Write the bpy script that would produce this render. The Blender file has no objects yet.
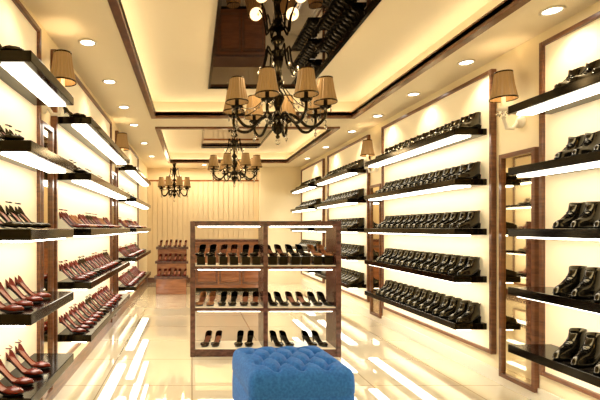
import bpy, math, random
from mathutils import Vector, Matrix
random.seed(4)
PI=math.pi
sc=bpy.context.scene
try:
    sc.view_settings.view_transform='Standard'
    sc.view_settings.look='None'
    sc.view_settings.exposure=.03
except Exception as e: print(e)

# ---------------------------------------------------------------- materials
def mat(name, col, rough=.5, metal=0., emis=None, es=0., coat=0., trans=0., noise=None, ior=1.5, bump=0.,tint=None):
    m=bpy.data.materials.new(name); m.use_nodes=True
    nt=m.node_tree; b=nt.nodes['Principled BSDF']
    b.inputs['Base Color'].default_value=(*col,1)
    b.inputs['Roughness'].default_value=rough
    b.inputs['Metallic'].default_value=metal
    b.inputs['IOR'].default_value=ior
    if tint: b.inputs['Specular Tint'].default_value=(*tint,1)
    if coat: b.inputs['Coat Weight'].default_value=coat; b.inputs['Coat Roughness'].default_value=.05
    if trans: b.inputs['Transmission Weight'].default_value=trans
    if emis: b.inputs['Emission Color'].default_value=(*emis,1); b.inputs['Emission Strength'].default_value=es
    if noise:
        col2,scale,stretch=noise
        tc=nt.nodes.new('ShaderNodeTexCoord'); mp=nt.nodes.new('ShaderNodeMapping')
        mp.inputs['Scale'].default_value=stretch
        n=nt.nodes.new('ShaderNodeTexNoise'); n.inputs['Scale'].default_value=scale; n.inputs['Detail'].default_value=6
        r=nt.nodes.new('ShaderNodeValToRGB')
        r.color_ramp.elements[0].position=.35; r.color_ramp.elements[1].position=.65
        r.color_ramp.elements[0].color=(*col,1); r.color_ramp.elements[1].color=(*col2,1)
        nt.links.new(tc.outputs['Object'],mp.inputs[0]); nt.links.new(mp.outputs[0],n.inputs[0])
        nt.links.new(n.outputs[0],r.inputs[0]); nt.links.new(r.outputs[0],b.inputs['Base Color'])
        if bump:
            bp=nt.nodes.new('ShaderNodeBump'); bp.inputs['Strength'].default_value=bump
            nt.links.new(n.outputs[0],bp.inputs['Height']); nt.links.new(bp.outputs[0],b.inputs['Normal'])
    return m
GT=(1,.80,.45)
M={}
M['wall']=mat('wall_cream',(.90,.79,.55),.6)
M['ceil']=mat('ceiling_cream',(.92,.83,.64),.55)
M['panel']=mat('backlit_panel',(.94,.82,.58),.45,emis=(1,.82,.48),es=.22)
M['wood']=mat('walnut_trim',(.10,.035,.014),.3,coat=.2,noise=((.20,.075,.028),6,(1,1,8)))
M['black']=mat('black_lacquer',(.002,.0015,.001),.12,ior=1.32,tint=GT)
M['strip']=mat('led_strip',(1,1,1),.5,emis=(1,.93,.78),es=10)
M['cove']=mat('cove_led',(1,1,1),.5,emis=(1,.82,.54),es=6)
M['down']=mat('downlight_lens',(1,1,1),.5,emis=(1,.95,.84),es=12)
M['white']=mat('white_enamel',(.85,.80,.68),.3)
M['mirror']=mat('mirror_glass',(.75,.66,.48),.03,metal=1.)
M['dmirror']=mat('dark_mirror',(.085,.06,.038),.008,metal=1.)
M['boot']=mat('black_patent',(.002,.0016,.001),.15,ior=1.48,tint=GT)
M['sole']=mat('shoe_sole',(.004,.003,.002),.5,ior=1.2,tint=GT)
M['gold']=mat('gold_buckle',(.9,.6,.2),.2,metal=1.)
M['red']=mat('red_brown_leather',(.15,.014,.006),.22,coat=.1)
M['dark']=mat('dark_brown_leather',(.025,.008,.004),.25,tint=GT)
M['tan']=mat('tan_leather',(.36,.15,.05),.3)
M['insole']=mat('brown_insole',(.26,.08,.03),.5)
M['slat']=mat('far_wall_panel',(.76,.62,.40),.5)
M['shade']=mat('gold_shade',(.30,.18,.07),.5,emis=(1,.55,.16),es=.12)
M['bulb']=mat('bulb',(1,1,1),.5,emis=(1,.85,.55),es=14)
M['crystal']=mat('crystal',(1,.97,.9),.02,trans=.9)
M['glass']=mat('case_shelf',(.92,.82,.60),.15,emis=(1,.85,.6),es=.15)
M['counter']=mat('counter_wood',(.20,.06,.018),.25,coat=.3,noise=((.30,.11,.04),4,(1,1,6)))
M['case']=mat('case_walnut',(.05,.016,.011),.25,coat=.2,noise=((.13,.045,.028),14,(1,1,2)))

def floor_mat():
    m=bpy.data.materials.new('polished_tile'); m.use_nodes=True
    nt=m.node_tree; b=nt.nodes['Principled BSDF']; L=nt.links.new
    tc=nt.nodes.new('ShaderNodeTexCoord')
    br=nt.nodes.new('ShaderNodeTexBrick'); br.offset=0; br.squash=1
    br.inputs['Scale'].default_value=1; br.inputs['Brick Width'].default_value=.8; br.inputs['Row Height'].default_value=.8
    br.inputs['Mortar Size'].default_value=.005; br.inputs['Mortar Smooth'].default_value=.2
    br.inputs['Color1'].default_value=(.82,.72,.52,1); br.inputs['Color2'].default_value=(.79,.69,.49,1)
    br.inputs['Mortar'].default_value=(.42,.31,.18,1)
    L(tc.outputs['Object'],br.inputs['Vector'])
    n=nt.nodes.new('ShaderNodeTexNoise'); n.inputs['Scale'].default_value=2.2; n.inputs['Detail'].default_value=8
    L(tc.outputs['Object'],n.inputs['Vector'])
    mx=nt.nodes.new('ShaderNodeMixRGB'); mx.blend_type='MULTIPLY'; mx.inputs[0].default_value=.15
    L(br.outputs['Color'],mx.inputs[1]); L(n.outputs[0],mx.inputs[2])
    L(mx.outputs[0],b.inputs['Base Color'])
    b.inputs['Roughness'].default_value=.03; b.inputs['Coat Weight'].default_value=1; b.inputs['Coat Roughness'].default_value=.015
    b.inputs['Coat IOR'].default_value=1.9
    return m
M['floor']=floor_mat()
def blue_mat():
    m=bpy.data.materials.new('blue_velvet'); m.use_nodes=True
    nt=m.node_tree; b=nt.nodes['Principled BSDF']; L=nt.links.new
    tc=nt.nodes.new('ShaderNodeTexCoord')
    n=nt.nodes.new('ShaderNodeTexNoise'); n.inputs['Scale'].default_value=60; n.inputs['Detail'].default_value=8
    L(tc.outputs['Object'],n.inputs['Vector'])
    r=nt.nodes.new('ShaderNodeValToRGB'); r.color_ramp.elements[0].position=.3; r.color_ramp.elements[1].position=.7
    r.color_ramp.elements[0].color=(.010,.095,.38,1); r.color_ramp.elements[1].color=(.03,.18,.56,1)
    L(n.outputs[0],r.inputs[0]); L(r.outputs[0],b.inputs['Base Color'])
    b.inputs['Roughness'].default_value=.6
    b.inputs['Specular IOR Level'].default_value=.25
    bp=nt.nodes.new('ShaderNodeBump'); bp.inputs['Strength'].default_value=.1; bp.inputs['Distance'].default_value=.004
    L(n.outputs[0],bp.inputs['Height']); L(bp.outputs[0],b.inputs['Normal'])
    return m
M['blue']=blue_mat()

# ---------------------------------------------------------------- mesh builder
class MB:
    def __init__(s): s.v=[]; s.f=[]; s.m=[]; s.sm=[]; s.mats=[]
    def mi(s,k):
        if k not in s.mats: s.mats.append(k)
        return s.mats.index(k)
    def add(s,vs,fs,k,smooth=False,mx=None):
        o=len(s.v); i=s.mi(k)
        if mx is not None: vs=[mx@Vector(v) for v in vs]
        s.v.extend([tuple(v) for v in vs])
        for f in fs: s.f.append(tuple(a+o for a in f)); s.m.append(i); s.sm.append(smooth)
    def merge(s,o,mx):
        off=len(s.v)
        a=[[mx[i][j] for j in range(4)] for i in range(3)]
        s.v.extend([(a[0][0]*x+a[0][1]*y+a[0][2]*z+a[0][3],a[1][0]*x+a[1][1]*y+a[1][2]*z+a[1][3],a[2][0]*x+a[2][1]*y+a[2][2]*z+a[2][3]) for x,y,z in o.v])
        mm=[s.mi(k) for k in o.mats]
        s.f.extend([tuple(i+off for i in f) for f in o.f]); s.m.extend([mm[i] for i in o.m]); s.sm.extend(o.sm)
    def box(s,a,b,k,mx=None):
        x0,x1=sorted((a[0],b[0]));y0,y1=sorted((a[1],b[1]));z0,z1=sorted((a[2],b[2]))
        vs=[(x0,y0,z0),(x1,y0,z0),(x1,y1,z0),(x0,y1,z0),(x0,y0,z1),(x1,y0,z1),(x1,y1,z1),(x0,y1,z1)]
        s.add(vs,[(3,2,1,0),(4,5,6,7),(0,1,5,4),(1,2,6,5),(2,3,7,6),(3,0,4,7)],k,False,mx)
    def lathe(s,prof,k,n=20,mx=None,flute=0,nf=0,cap=True):
        vs=[];fs=[]
        for r,z in prof:
            for i in range(n):
                a=2*PI*i/n; rr=r*(1+flute*(1 if i%2 else -1))
                vs.append((rr*math.cos(a),rr*math.sin(a),z))
        for j in range(len(prof)-1):
            for i in range(n):
                i2=(i+1)%n; fs.append((j*n+i,j*n+i2,(j+1)*n+i2,(j+1)*n+i))
        if cap:
            if prof[0][0]>1e-4: fs.append(tuple(range(n))[::-1])
            if prof[-1][0]>1e-4: fs.append(tuple((len(prof)-1)*n+i for i in range(n)))
        s.add(vs,fs,k,not flute,mx)
    def tube(s,pts,rad,k,n=8,mx=None):
        vs=[];fs=[]; P=[Vector(p) for p in pts]; N=len(P)
        if not hasattr(rad,'__len__'): rad=[rad]*N
        for j,p in enumerate(P):
            t=(P[min(j+1,N-1)]-P[max(j-1,0)]).normalized()
            up=Vector((0,0,1)) if abs(t.z)<.95 else Vector((1,0,0))
            if j==0: u=t.cross(up).normalized()
            else:
                u=(u-t*u.dot(t)).normalized()
            w=t.cross(u)
            for i in range(n):
                a=2*PI*i/n; vs.append(p+(u*math.cos(a)+w*math.sin(a))*rad[j])
        for j in range(N-1):
            for i in range(n):
                i2=(i+1)%n; fs.append((j*n+i,j*n+i2,(j+1)*n+i2,(j+1)*n+i))
        fs.append(tuple(range(n))[::-1]); fs.append(tuple((N-1)*n+i for i in range(n)))
        s.add(vs,fs,k,True,mx)
    def ball(s,c,r,k,n=10,sz=1):
        pr=[(r*math.sin(PI*j/n),-r*sz*math.cos(PI*j/n)) for j in range(n+1)]
        s.lathe(pr,k,n+2,Matrix.Translation(c),cap=False)
    def gem(s,c,r,h,k):
        x,y,z=c
        vs=[(x,y,z+h),(x,y,z-h*1.3)]+[(x+r*math.cos(a*PI/3),y+r*math.sin(a*PI/3),z) for a in range(6)]
        fs=[(0,2+i,2+(i+1)%6) for i in range(6)]+[(1,2+(i+1)%6,2+i) for i in range(6)]
        s.add(vs,fs,k)
    def obj(s,name,parent=None,bevel=0):
        me=bpy.data.meshes.new(name); me.from_pydata(s.v,[],s.f)
        for k in s.mats: me.materials.append(M[k])
        me.polygons.foreach_set('material_index',s.m); me.polygons.foreach_set('use_smooth',s.sm)
        me.update()
        o=bpy.data.objects.new(name,me); sc.collection.objects.link(o)
        if parent: o.parent=parent
        if bevel:
            bv=o.modifiers.new('bv','BEVEL'); bv.width=bevel; bv.segments=2; bv.limit_method='ANGLE'
        return o
def empty(name,loc=(0,0,0)):
    e=bpy.data.objects.new(name,None); sc.collection.objects.link(e); e.location=(0,0,0); e.empty_display_size=.1
    return e

# ---------------------------------------------------------------- room
XL,XR,YB,YF=-1.15,2.78,-2.5,11.7
ZC,ZT=2.95,3.18
b=MB(); b.box((XL-.1,YB,-.1),(XR+.1,YF+.1,0),'floor'); b.obj('floor')
b=MB(); b.box((XL-.1,YB,0),(XL,YF,ZT+.1),'wall'); b.obj('wall_left')
b=MB(); b.box((XR,YB,0),(XR+.1,YF,ZT+.1),'wall'); b.obj('wall_right')
b=MB(); b.box((XL-.1,YF,0),(XR+.1,YF+.1,ZT+.1),'wall'); b.obj('wall_far')
b=MB(); b.box((XL-.1,YB-.1,0),(XR+.1,YB,ZT+.1),'wall'); b.obj('wall_near')
b=MB(); b.box((1.72,11.45,0),(XR,YF,ZC),'wall'); b.obj('wall_far_return')
b=MB(); b.box((XL,YB,0),(XL+.015,YF,.12),'wood'); b.obj('baseboard_left')
b=MB(); b.box((XR-.015,YB,0),(XR,YF,.12),'white'); b.obj('baseboard_right')
TX0,TX1=-.5,2.2
trays=[(.6,6.2),(6.95,10.5)]
ov=.14
b=MB()
b.box((XL,YB,ZC),(TX0,YF,ZC+.04),'ceil'); b.box((TX1,YB,ZC),(XR,YF,ZC+.04),'ceil')
b.box((TX0,YB,ZC),(TX1,trays[0][0],ZC+.04),'ceil')
b.box((TX0,trays[0][1],ZC),(TX1,trays[1][0],ZC+.04),'ceil')
b.box((TX0,trays[1][1],ZC),(TX1,YF,ZC+.04),'ceil')
b.box((XL,YB,ZT),(XR,YF,ZT+.1),'ceil')
for y0,y1 in trays:
    b.box((TX0-ov-.02,y0-ov,ZC+.04),(TX0-ov,y1+ov,ZT),'ceil'); b.box((TX1+ov,y0-ov,ZC+.04),(TX1+ov+.02,y1+ov,ZT),'ceil')
    b.box((TX0-ov,y0-ov-.02,ZC+.04),(TX1+ov,y0-ov,ZT),'ceil'); b.box((TX0-ov,y1+ov,ZC+.04),(TX1+ov,y1+ov+.02,ZT),'ceil')
b.obj('ceiling')
for ti,(y0,y1) in enumerate(trays):
    b=MB(); w=.065; t=.03
    b.box((TX0-w,y0-w,ZC-t),(TX0,y1+w,ZC+.055),'wood'); b.box((TX1,y0-w,ZC-t),(TX1+w,y1+w,ZC+.055),'wood')
    b.box((TX0,y0-w,ZC-t),(TX1,y0,ZC+.055),'wood'); b.box((TX0,y1,ZC-t),(TX1,y1+w,ZC+.055),'wood')
    b.obj('trim_%d'%(ti+1))
    b=MB(); g=ov-.012
    b.box((TX0-g,y0,ZC+.041),(TX0-g+.03,y1,ZC+.056),'cove'); b.box((TX1+g-.03,y0,ZC+.041),(TX1+g,y1,ZC+.056),'cove')
    b.box((TX0,y0-g,ZC+.041),(TX1,y0-g+.03,ZC+.056),'cove'); b.box((TX0,y1+g-.03,ZC+.041),(TX1,y1+g,ZC+.056),'cove')
    b.obj('cove_light')
for y0,y1 in ((3.42,5.6),(7.4,9.8)):
    b=MB(); b.box((.23,y0,ZT-.03),(1.42,y1,ZT),'dmirror')
    b.box((.20,y0-.03,ZT-.04),(.23,y1+.03,ZT),'black'); b.box((1.42,y0-.03,ZT-.04),(1.45,y1+.03,ZT),'black')
    b.box((.23,y0-.03,ZT-.04),(1.42,y0,ZT),'black'); b.box((.23,y1,ZT-.04),(1.42,y1+.03,ZT),'black')
    b.obj('ceiling_mirror_panel')
def area(name,loc,sx,sy,e,col,rot=(0,0,0),parent=None):
    l=bpy.data.lights.new(name,'AREA'); l.shape='RECTANGLE'; l.size=sx; l.size_y=sy; l.energy=e; l.color=col
    o=bpy.data.objects.new(name,l); sc.collection.objects.link(o); o.location=loc; o.rotation_euler=rot
    if parent: o.parent=parent
    return o
def downlight(x,y,e=22):
    b=MB(); mx=Matrix.Translation((x,y,ZC))
    b.lathe([(.075,-.0),(.078,-.008),(.06,-.012),(.055,-.004)],'white',24,mx,cap=False)
    b.lathe([(.0,-.004),(.055,-.004)],'down',24,mx,cap=False)
    o=b.obj('ceiling_downlight')
    l=bpy.data.lights.new('spot','SPOT'); l.energy=e; l.spot_size=2.2; l.spot_blend=.7; l.color=(1,.85,.60); l.shadow_soft_size=.05
    lo=bpy.data.objects.new('spot',l); sc.collection.objects.link(lo); lo.location=(x,y,ZC-.03); lo.parent=o
for y in (.8,1.8,2.75,3.75,4.75,5.75,6.75,8.2,9.7): downlight(-.87,y,19)
for y in (1.2,2.2,3.2,4.2,5.2,6.2,7.2,8.6,10.0): downlight(2.56,y,24)
for x in (.3,1.3): downlight(x,11.0,30)
for x in (.2,1.4): downlight(x,-.6,50)

# ---------------------------------------------------------------- shoes
def lerp_tab(tab,t):
    for (a,va),(c,vc) in zip(tab,tab[1:]):
        if t<=c:
            u=(t-a)/(c-a); u=u*u*(3-2*u); return va+(vc-va)*u
    return tab[-1][1]
def make_boot():
    b=MB(); n=18; H=.04
    def lift(y): 
        u=min(1,max(0,(.18-y)/.12)); return H*u*u*(3-2*u)
    sl=[(.0,.004,.276,.034),(.010,0,.288,.039),(.012,.004,.282,.036),(.028,0,.279,.037),(.042,.0,.258,.035),(.054,.002,.216,.033),(.068,.006,.165,.031),(.082,.008,.138,.030),(.098,.007,.124,.032),(.112,.004,.119,.034),(.116,.005,.117,.033),(.112,.010,.112,.029),(.07,.012,.108,.025)]
    vs=[]
    for z,y0,y1,w in sl:
        c=(y0+y1)/2; hl=(y1-y0)/2
        for i in range(n):
            a=2*PI*i/n; ca=math.cos(a); sa=math.sin(a)
            yy=c+hl*ca
            long=min(1,hl/.13)
            ww=w*(1+.16*long*math.sin(PI*.9*(ca*.5+.5)))*(1-.45*long*max(0,ca)**3)
            xx=ww*(abs(sa)**.8)*(1 if sa>=0 else -1)
            vs.append((xx,yy,z+lift(yy)))
    fs=[]
    for j in range(len(sl)-1):
        for i in range(n):
            i2=(i+1)%n; fs.append((j*n+i,j*n+i2,(j+1)*n+i2,(j+1)*n+i))
    fs.append(tuple(range(n))[::-1]); 
    b.add(vs[:2*n],[f for f in fs if max(f)<2*n],'sole',True)
    b.add(vs,[f for f in fs if min(f)>=n and len(f)==4],'boot',True)
    b.add([vs[(len(sl)-1)*n+i] for i in range(n)],[tuple(range(n))],'sole')
    hv=[]
    for z,k in ((0,.8),(H*.5,.85),(H+.004,1)):
        for x,y in ((-.032,.006),(.032,.006),(.030,.066),(-.030,.066)): hv.append((x*k,.006+(y-.006)*k,z))
    b.add(hv,[(3,2,1,0)]+[(j*4+i,j*4+(i+1)%4,j*4+4+(i+1)%4,j*4+4+i) for j in (0,1) for i in range(4)],'sole')
    for y,z in ((.135,.088),(.155,.079),(.175,.070)):
        b.tube([(-.020,y,z+lift(y)-.008),(0,y+.002,z+lift(y)+.004),(.020,y,z+lift(y)-.008)],.0025,'sole',4)
    b.box((.030,.05,.095+H),(.036,.062,.107+H),'gold')
    return b
def make_pump(upper,h=.09,inner='insole',strap=False):
    b=MB(); nt_=17; ns=11; L=.245
    ts=[i/(nt_-1) for i in range(nt_)]
    zb=[(0,h),(.14,h*.97),(.62,.008),(.8,.004),(1,.010)]
    W=[(0,.010),(.06,.024),(.2,.027),(.45,.021),(.72,.038),(.88,.029),(.97,.013),(1,.003)]
    HU=[(0,.055),(.12,.048),(.32,.016),(.58,.014),(.74,.034),(.9,.026),(1,.010)]
    AO=[(0,PI*.5),(.6,PI*.5),(.72,PI),(1,PI)]
    vs=[];ins=[]
    for t in ts:
        y=t*L; z0=lerp_tab(zb,t); w=lerp_tab(W,t); hu=lerp_tab(HU,t); A=lerp_tab(AO,t)
        if t==0: y+=-.002
        he=hu/(1-math.cos(A))
        for i in range(ns):
            a=-A+2*A*i/(ns-1)
            sx=math.sin(a); sx=(abs(sx)**.7)*(1 if sx>=0 else -1)
            vs.append((w*sx,y,z0+he*(1-math.cos(a))))
        ins.append((-w*.85,y,z0+.008)); ins.append((w*.85,y,z0+.008))
    fs=[(j*ns+i,j*ns+i+1,(j+1)*ns+i+1,(j+1)*ns+i) for j in range(nt_-1) for i in range(ns-1)]
    fs.append(tuple(range(ns)))
    b.add(vs,fs,upper,True)
    k=12
    b.add(ins[:2*k],[(2*j,2*j+1,2*j+3,2*j+2) for j in range(k-1)],inner,True)
    b.tube([(0,.026,h+.006),(0,.018,h*.75),(0,.012,h*.4),(0,.010,0)],[.020,.011,.006,.005],upper,7)
    if strap:
        b.tube([(.026*math.cos(a),.028+.028*math.sin(a),h+.062-.006*math.sin(a)) for a in [i*PI*2/12 for i in range(13)]],.0035,upper,4)
    sv=[]
    for t in ts:
        w=lerp_tab(W,t)*.8; z=lerp_tab(zb,t)
        sv+= [(-w,t*L,max(0,z-.006)),(w,t*L,max(0,z-.006))]
    b.add(sv,[(2*j,2*j+2,2*j+3,2*j+1) for j in range(nt_-1)],'sole')
    return b
BOOT=make_boot(); PRED=make_pump('red'); PRS=make_pump('red',strap=True); PDK=make_pump('dark',strap=True); PBK=make_pump('boot'); PBS=make_pump('boot',strap=True); PTAN=make_pump('tan',h=.075)
PBB=make_pump('boot',h=.06,inner='sole'); PDD=make_pump('dark',h=.06,inner='insole'); PTT=make_pump('tan',h=.06)

# ---------------------------------------------------------------- wall units
LEV=[.51,.95,1.395,1.86,2.33]
SB=.06
def unit(side,y0,y1,xw,xf,shoefn,scale,gap,pairgap,zs=(.28,2.82),margin=.14,turn=.5):
    e=empty('shoe_wall_unit')
    s=side
    b=MB()
    b.box((xw,y0-.06,zs[0]),(xw-s*.025,y1+.06,zs[1]),'panel')
    b.obj('back_panel',e)
    b=MB(); w=.035
    xa,xb=xw-s*.0,xw-s*.05
    b.box((xa,y0-.06-w,zs[0]-w),(xb,y0-.06,zs[1]+w),'wood'); b.box((xa,y1+.06,zs[0]-w),(xb,y1+.06+w,zs[1]+w),'wood')
    b.box((xa,y0-.06,zs[0]-w),(xb,y1+.06,zs[0]),'wood'); b.box((xa,y0-.06,zs[1]),(xb,y1+.06,zs[1]+w),'wood')
    b.obj('panel_frame',e,.006)
    b=MB(); st=MB()
    for z in LEV:
        b.box((xw-s*.026,y0,z-SB),(xf,y1,z),'black')
        st.box((xf+s*.05,y0+.03,z-SB-.012),(xf+s*.17,y1-.03,z-SB-.0005),'strip')
    b.obj('shelf_boards',e,.004); st.obj('shelf_lights',e)
    for li,z in enumerate(LEV):
        sh=MB()
        y=y0+margin; q=0
        while y<y1-margin+.02:
            proto=shoefn(li,q); q+=1
            for d in (-gap/2,gap/2):
                base=s*(PI/2) + s*turn
                base+=random.uniform(-.05,.05)
                L=.25*scale
                cx=(xf+s*(.05+L*.5)) 
                mx=Matrix.Translation((cx,y+d,z+.001))@Matrix.Rotation(base,4,'Z')@Matrix.Scale(scale,4)@Matrix.Translation((0,-.125,0))
                sh.merge(proto,mx)
            y+=pairgap
        nm='ankle_boots' if proto is BOOT else 'high_heels'
        sh.obj(nm+'_row',e)
    return e
fnR=lambda l,q:BOOT
unit(1,1.7,3.45,XR,2.42,fnR,1.18,.135,.30,turn=.4)
unit(1,4.2,6.4,XR,2.45,fnR,1.1,.13,.29,turn=.4)
unit(1,7.1,9.0,XR,2.45,fnR,1.1,.13,.29,turn=.4)
unit(1,9.5,11.2,XR,2.45,fnR,1.1,.13,.29,turn=.4)
fnL=lambda l,q:(PRS if l<1 else PRED if l<2 else (PBS if q%2 else PBK))
fnL2=lambda l,q:((PRED,PRS,PRED,PDK)[(q+l)%4] if l<2 else (PRED,PDK,PRS,PTAN)[(q+l)%4] if l<3 else (PBK,PDK)[q%2] if l<4 else PBK)
unit(-1,2.35,3.2,XL,-.84,fnL,1.08,.145,.31,margin=.14,turn=.12)
unit(-1,3.75,6.1,XL,-.84,fnL2,1.08,.14,.31,turn=.12)
unit(-1,6.8,9.2,XL,-.84,fnL2,1.08,.14,.31,turn=.12)

# ---------------------------------------------------------------- mirrors between units
def pier_mirror(s,ya,yb,xw,z0,z1):
    b=MB(); w=.035
    b.box((xw,ya+w,z0+w),(xw-s*.02,yb-w,z1-w),'mirror')
    for A,B in (((ya,z0),(ya+w,z1)),((yb-w,z0),(yb,z1)),((ya+w,z0),(yb-w,z0+w)),((ya+w,z1-w),(yb-w,z1))):
        b.box((xw,A[0],A[1]),(xw-s*.04,B[0],B[1]),'wood')
    b.obj('wall_mirror')
pier_mirror(1,3.60,4.02,XR,.08,2.05)
pier_mirror(1,6.56,6.94,XR,.08,2.05)
pier_mirror(-1,3.34,3.62,XL,.08,2.2)
pier_mirror(-1,6.28,6.62,XL,.08,2.2)

# ---------------------------------------------------------------- lamp parts
def shade(b,c,rt,rb,h):
    mx=Matrix.Translation(c)
    b.lathe([(rb,-h/2),(rb*.985,-h/2+.004),((rt+rb)/2*.95,0),(rt,h/2)],'shade',40,mx,flute=.035,cap=False)
    for r,z in ((rb,-h/2),(rt,h/2)):
        b.lathe([(r*1.0,z-.006),(r*1.05,z-.006),(r*1.05,z+.006),(r*1.0,z+.006)],'dark',24,mx,cap=False)
def point(name,loc,e,parent,r=.04,col=(1,.72,.38)):
    l=bpy.data.lights.new(name,'POINT'); l.energy=e; l.color=col; l.shadow_soft_size=r
    o=bpy.data.objects.new(name,l); sc.collection.objects.link(o); o.location=loc; o.parent=parent
def sconce(s,y,xw,z):
    b=MB(); x=xw-s*.0
    R=Matrix.Translation((x,y,z-.30))@Matrix.Rotation(-s*PI/2,4,'Y')
    b.lathe([(.055,0),(.055,.012),(.04,.022),(.015,.04)],'white',16,R)
    ax=xw-s*.15
    pts=[(x-s*.03,y,z-.30),(x-s*.07,y,z-.36),(x-s*.12,y,z-.36),(ax,y,z-.28),(ax,y,z-.2)]
    b.tube(pts,[.014,.016,.016,.013,.012],'white',8)
    b.lathe([(.01,-.22),(.05,-.20),(.045,-.185),(.018,-.17),(.016,-.08)],'white',14,Matrix.Translation((ax,y,z)))
    for i in range(8):
        a=i*PI/4; b.gem((ax+.047*math.cos(a),y+.047*math.sin(a),z-.235),.010,.016,'crystal')
    b.gem((ax,y,z-.27),.02,.03,'crystal')
    b.ball((ax,y,z-.03),.022,'bulb',8,1.4)
    shade(b,(ax,y,z),.065,.10,.22)
    o=b.obj('wall_sconce'); point('bulb_light',(ax,y,z),3,o)
sconce(1,3.80,XR,2.60); sconce(1,6.75,XR,2.60)
sconce(-1,3.48,XL,2.64); sconce(-1,6.45,XL,2.64)

# ---------------------------------------------------------------- chandeliers
def chandelier(x,y,zc,R=.43,n=8,top=ZT-.03,k=1.0,e=14):
    b=MB(); T=Matrix.Translation((x,y,zc))
    ht=top-zc
    prof=[(0,-.17),(.012,-.165),(.022,-.15),(.010,-.13),(.03,-.115),(.05,-.09),(.062,-.06),(.05,-.03),(.03,-.015),(.055,0),(.075,.02),(.07,.045),(.035,.065),(.022,.10),(.03,.13),(.05,.17),(.065,.21),(.05,.26),(.028,.29),(.024,.32),(.05,.34),(.058,.36),(.035,.38),(.020,.41),(.028,.47),(.045,.52),(.052,.57),(.038,.61),(.06,.63),(.065,.645),(.018,.66),(.012,ht-.05),(.05,ht-.03),(.065,ht)]
    prof=[(r*k,z*(k if z<.66 else 1)) for r,z in prof]
    b.lathe(prof,'black',20,T)
    for i in range(n):
        a=2*PI*(i+.5)/n; ca,sa=math.cos(a),math.sin(a)
        P=lambda r,z:(x+r*ca,y+r*sa,zc+z)
        pts=[]
        ctrl=[(.05*k,.03),(.12*k,.05),(.20*k,-.01),(.27*k,-.075),(.35*k,-.075),(R*.98,-.01),(R,.06),(R,.10)]
        for j in range(len(ctrl)-1):
            p0=ctrl[max(j-1,0)];p1=ctrl[j];p2=ctrl[j+1];p3=ctrl[min(j+2,len(ctrl)-1)]
            for u in (0,.33,.66):
                f=lambda q0,q1,q2,q3:.5*((2*q1)+(-q0+q2)*u+(2*q0-5*q1+4*q2-q3)*u*u+(-q0+3*q1-3*q2+q3)*u**3)
                pts.append(P(f(p0[0],p1[0],p2[0],p3[0]),f(p0[1],p1[1],p2[1],p3[1])))
        pts.append(P(R,.10)); b.tube(pts,.014*k,'black',7)
        Ta=Matrix.Translation(P(R,.08))
        b.lathe([(.008,-.02),(.05,.0),(.055,.012),(.02,.012),(.018,.02),(.018,.10),(.01,.11)],'black',14,Ta)
        b.ball(P(R,.215),.02,'bulb',8,1.5)
        shade(b,P(R,.235),.062*k,.10*k,.21)
        for q in range(4):
            aa=q*PI/2+a
            c=P(R,.0); b.gem((c[0]+.045*math.cos(aa),c[1]+.045*math.sin(aa),c[2]+.055),.010,.018,'crystal')
        for z_,r_ in ((-.03,.009),(-.065,.012),(-.11,.018)):
            b.gem(P(R,z_+.02),r_,r_*1.6,'crystal')
        b.tube([P(R,.06),P(R,-.1)],.0015,'black',4)
        for u in (.3,.5,.7):
            r=.07*k+(R-.07*k)*u; z=.30-.24*u-.10*math.sin(PI*u)
            b.gem(P(r,z),.010,.014,'crystal')
        b.tube([P(.03*k+(R-.03*k)*u,.36*k-(.36*k-.10)*u-.12*math.sin(PI*u)) for u in [w/10 for w in range(11)]],.004,'black',4)
        sp=[P((.04+.14*t)*k+.02*math.sin(6*t),(.58+.12*math.sin(PI*t*1.3)-.05*t)*k) for t in [w/8 for w in range(9)]]
        b.tube(sp,.009*k,'black',5)
        b.gem(P(.185*k,.47*k),.011,.02,'crystal')
    for q in range(10):
        a=q*PI/5; b.gem((x+.075*math.cos(a),y+.075*math.sin(a),zc-.02),.012,.022,'crystal')
    b.ball((x,y,zc-.20),.026,'crystal',8)
    o=b.obj('chandelier')
    for i in range(4):
        a=PI/4+i*PI/2
        point('bulb_light',(x+.25*math.cos(a),y+.25*math.sin(a),zc+.42),e/4,o,.06)
chandelier(.80,4.2,2.40)
chandelier(.80,8.5,2.40)
chandelier(-.42,10.75,2.25,R=.33,n=8,top=ZC,k=.85,e=8)

# ---------------------------------------------------------------- far panelled wall (thin vertical boards)
b=MB(); x0,x1=XL,1.72
b.box((x0,11.62,0),(x1,11.69,ZC),'slat')
n=22
for i in range(n):
    xa=x0+(x1-x0)*i/n; b.box((xa+.008,11.600,.12),(xa+(x1-x0)/n-.008,11.62,2.60),'slat')
b.box((x0,11.59,2.60),(x1,11.62,2.64),'counter')
b.box((x0,11.57,0),(x1,11.62,.12),'wood')
b.obj('far_wall_panelling')
area('wallwash',(.3,11.2,ZC-.06),2.4,.08,22,(1,.83,.58))

# ---------------------------------------------------------------- counter
b=MB()
b.box((0.05,9.9,.08),(1.62,10.45,1.10),'counter'); b.box((0.08,9.94,0),(1.58,10.42,.08),'black')
b.box((0.0,9.85,1.10),(1.66,10.5,1.15),'case')
for i in range(3):
    xx=.07+i*.51; b.box((xx+.02,9.885,.16),(xx+.49,9.90,1.02),'wood'); b.box((xx+.06,9.875,.22),(xx+.45,9.885,.96),'counter')
b.obj('cashier_counter',bevel=.006)
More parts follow.
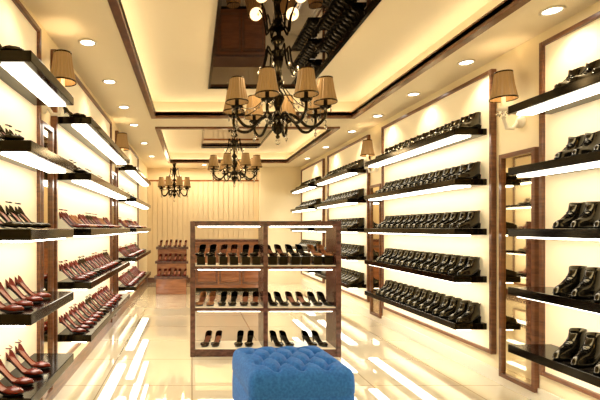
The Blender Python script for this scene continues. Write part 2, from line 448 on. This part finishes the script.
# low stepped display table with heels, far left
e=empty('tiered_display_table')
b=MB()
tiers=[(9.45,.38),(9.72,.68),(9.99,.98)]
for y0,z in tiers:
    b.box((-.80,y0,z-.05),(-.08,y0+.28,z),'case')
    b.box((-.76,y0+.03,0),(-.12,y0+.26,z-.05),'counter')
b.obj('table_steps',e,.005)
b=MB()
for y0,z in tiers:
    for q in range(6):
        mx=Matrix.Translation((-.71+q*.108+(.015 if q%2 else -.0),y0+.14,z+.001))@Matrix.Rotation(PI-.2,4,'Z')@Matrix.Translation((0,-.125,0))
        b.merge((PRED,PRS)[q//2%2],mx)
b.obj('high_heels_row',e)
# ---------------------------------------------------------------- display case
e=empty('shoe_display_case')
CX0,CX1,CY0,CY1,CH=-.02,1.62,4.88,5.26,1.475
b=MB(); w=.055
b.box((CX0,CY0,0),(CX0+w,CY1,CH),'case'); b.box((CX1-w,CY0,0),(CX1,CY1,CH),'case')
b.box((CX0+w,CY0,CH-w),(CX1-w,CY1,CH),'case'); b.box((CX0+w,CY0+.01,0),(CX1-w,CY1-.01,.08),'case')
mid=(CX0+CX1)/2
b.box((mid-.025,CY0+.002,.08),(mid+.025,CY1-.002,CH-w),'case')
lv=[.08,.53,.985]
for z in lv[1:]: b.box((CX0+w,CY0+.004,z-.035),(CX1-w,CY1-.004,z),'case')
b.obj('case_frame',e,.004)
b=MB()
for z in lv: b.box((CX0+w,CY0+.02,z),(mid-.025,CY1-.02,z+.008),'glass'); b.box((mid+.025,CY0+.02,z),(CX1-w,CY1-.02,z+.008),'glass')
b.obj('case_shelves',e)
b=MB()
for z in (.53-.035,.985-.035,CH-w):
    for xa,xb in ((CX0+w,mid-.025),(mid+.025,CX1-w)):
        b.box((xa+.03,CY0+.04,z-.01),(xb-.03,CY0+.07,z),'strip')
b.obj('case_lights',e)
b=MB()
for li,z in enumerate(lv):
    nn=(2,3,3)[li]
    for ci,(xa,xb) in enumerate(((CX0+w,mid-.025),(mid+.025,CX1-w))):
        for q in range(nn):
            xc=xa+(xb-xa)*(q+.5)/nn
            for d in (-.058,.058):
                zz=z+.009
                yy=CY0+.16
                if li==2:
                    b.box((xc+d-.045,yy-.10,zz),(xc+d+.045,yy+.15,zz+.09),'black'); 
                    zz+=.09
                pr=PTT if (li==1 and q==0 and ci==0) or (li==2 and q==2 and ci==1) else PDD if (q+li+ci)%3==0 else PBB
                mx=Matrix.Translation((xc+d,yy+.025,zz))@Matrix.Rotation(PI+(-.30 if ci==0 else .30)+random.uniform(-.05,.05),4,'Z')@Matrix.Diagonal((1.35,1.12,1.12,1))@Matrix.Translation((0,-.125,0))
                b.merge(pr,mx)
b.obj('high_heels_in_case',e)

# ---------------------------------------------------------------- blue tufted ottoman
def ottoman():
    W,D,H=.72,.66,.47; z0=.08
    N=84; vs=[];fs=[]
    b=MB()
    SP=.17; RW=.15
    btn=[]
    for j in range(-2,3):
        for i in range(-3,4):
            bx=(i+.5*(j%2))*SP; by=j*RW*.85
            if abs(bx)<W/2-.06 and abs(by)<D/2-.06: btn.append((bx,by))
    def segd(px,py,a,c):
        vx,vy=c[0]-a[0],c[1]-a[1]; t=max(0,min(1,((px-a[0])*vx+(py-a[1])*vy)/(vx*vx+vy*vy)))
        return math.hypot(px-a[0]-t*vx,py-a[1]-t*vy)
    segs=[(p,q) for ii,p in enumerate(btn) for q in btn[ii+1:] if abs(abs(p[0]-q[0])-SP/2)<.01 and abs(abs(p[1]-q[1])-RW*.85)<.01]
    def tuft(x,y):
        d=min(math.hypot(x-p[0],y-p[1]) for p in btn)
        ds=min(segd(x,y,*s_) for s_ in segs)
        return -.042*math.exp(-(d/.030)**2)-.024*math.exp(-(ds/.016)**2)
    for j in range(N+1):
        for i in range(N+1):
            u=-1+2*i/N; v=-1+2*j/N
            x=u*W/2; y=v*D/2
            rr=.07
            dx=max(0,abs(x)-(W/2-rr)); dy=max(0,abs(y)-(D/2-rr))
            d=math.sqrt(dx*dx+dy*dy)
            if d>rr:
                s_=rr/d; x=(W/2-rr+dx*s_)*(1 if x>0 else -1); y=(D/2-rr+dy*s_)*(1 if y>0 else -1); d=rr
            z=H-(rr-math.sqrt(max(0,rr*rr-d*d)))+.02*(1-u*u)*(1-v*v)+tuft(x,y)
            vs.append((x,y,z))
    fs=[(j*(N+1)+i,j*(N+1)+i+1,(j+1)*(N+1)+i+1,(j+1)*(N+1)+i) for j in range(N) for i in range(N)]
    loop=[i for i in range(N+1)]+[j*(N+1)+N for j in range(1,N+1)]+[N*(N+1)+i for i in range(N-1,-1,-1)]+[j*(N+1) for j in range(N-1,0,-1)]
    prev=loop; Z=[.36,.305,.295,.285,.2,.1,z0]; K=[1.01,1.008,.99,1.0,1.008,1.004,.99]
    for zi,zz in enumerate(Z):
        cur=[]
        for q,i in enumerate(loop):
            x,y,z=vs[i]; k=K[zi]
            cur.append(len(vs)); vs.append((x*k,y*k,zz))
        for q in range(len(loop)):
            q2=(q+1)%len(loop); fs.append((prev[q2],prev[q],cur[q],cur[q2]))
        prev=cur
    fs.append(tuple(prev))
    b.add(vs,fs,'blue',True)
    for bx,by in btn:
        b.ball((bx,by,H-.040+.02*(1-(2*bx/W)**2)*(1-(2*by/D)**2)),.013,'blue',6,.6)
    for sx in (-1,1):
        for sy in (-1,1):
            b.lathe([(.018,0),(.026,.09)],'wood',10,Matrix.Translation((sx*(W/2-.07),sy*(D/2-.07),0)))
    o=b.obj('tufted_ottoman'); o.location=(.70,3.25,0); o.rotation_euler=(0,0,math.radians(6))
ottoman()

area('rear_fill_light',(.8,-2.3,1.7),3.2,2.2,35,(1,.88,.68),(math.radians(-90),0,0))  # added soft fill lamp behind the camera; no shopfront is built there

w=bpy.data.worlds.new('World'); sc.world=w; w.use_nodes=True
w.node_tree.nodes['Background'].inputs[0].default_value=(1,.8,.55,1); w.node_tree.nodes['Background'].inputs[1].default_value=.3

cam=bpy.data.cameras.new('Camera'); co=bpy.data.objects.new('Camera',cam); sc.collection.objects.link(co)
co.location=(0,0,1.4); co.rotation_euler=(PI/2,0,0)
cam.sensor_width=36; cam.lens=27; cam.shift_x=(300-192)/600; cam.shift_y=28/600; cam.clip_start=.05
sc.camera=co
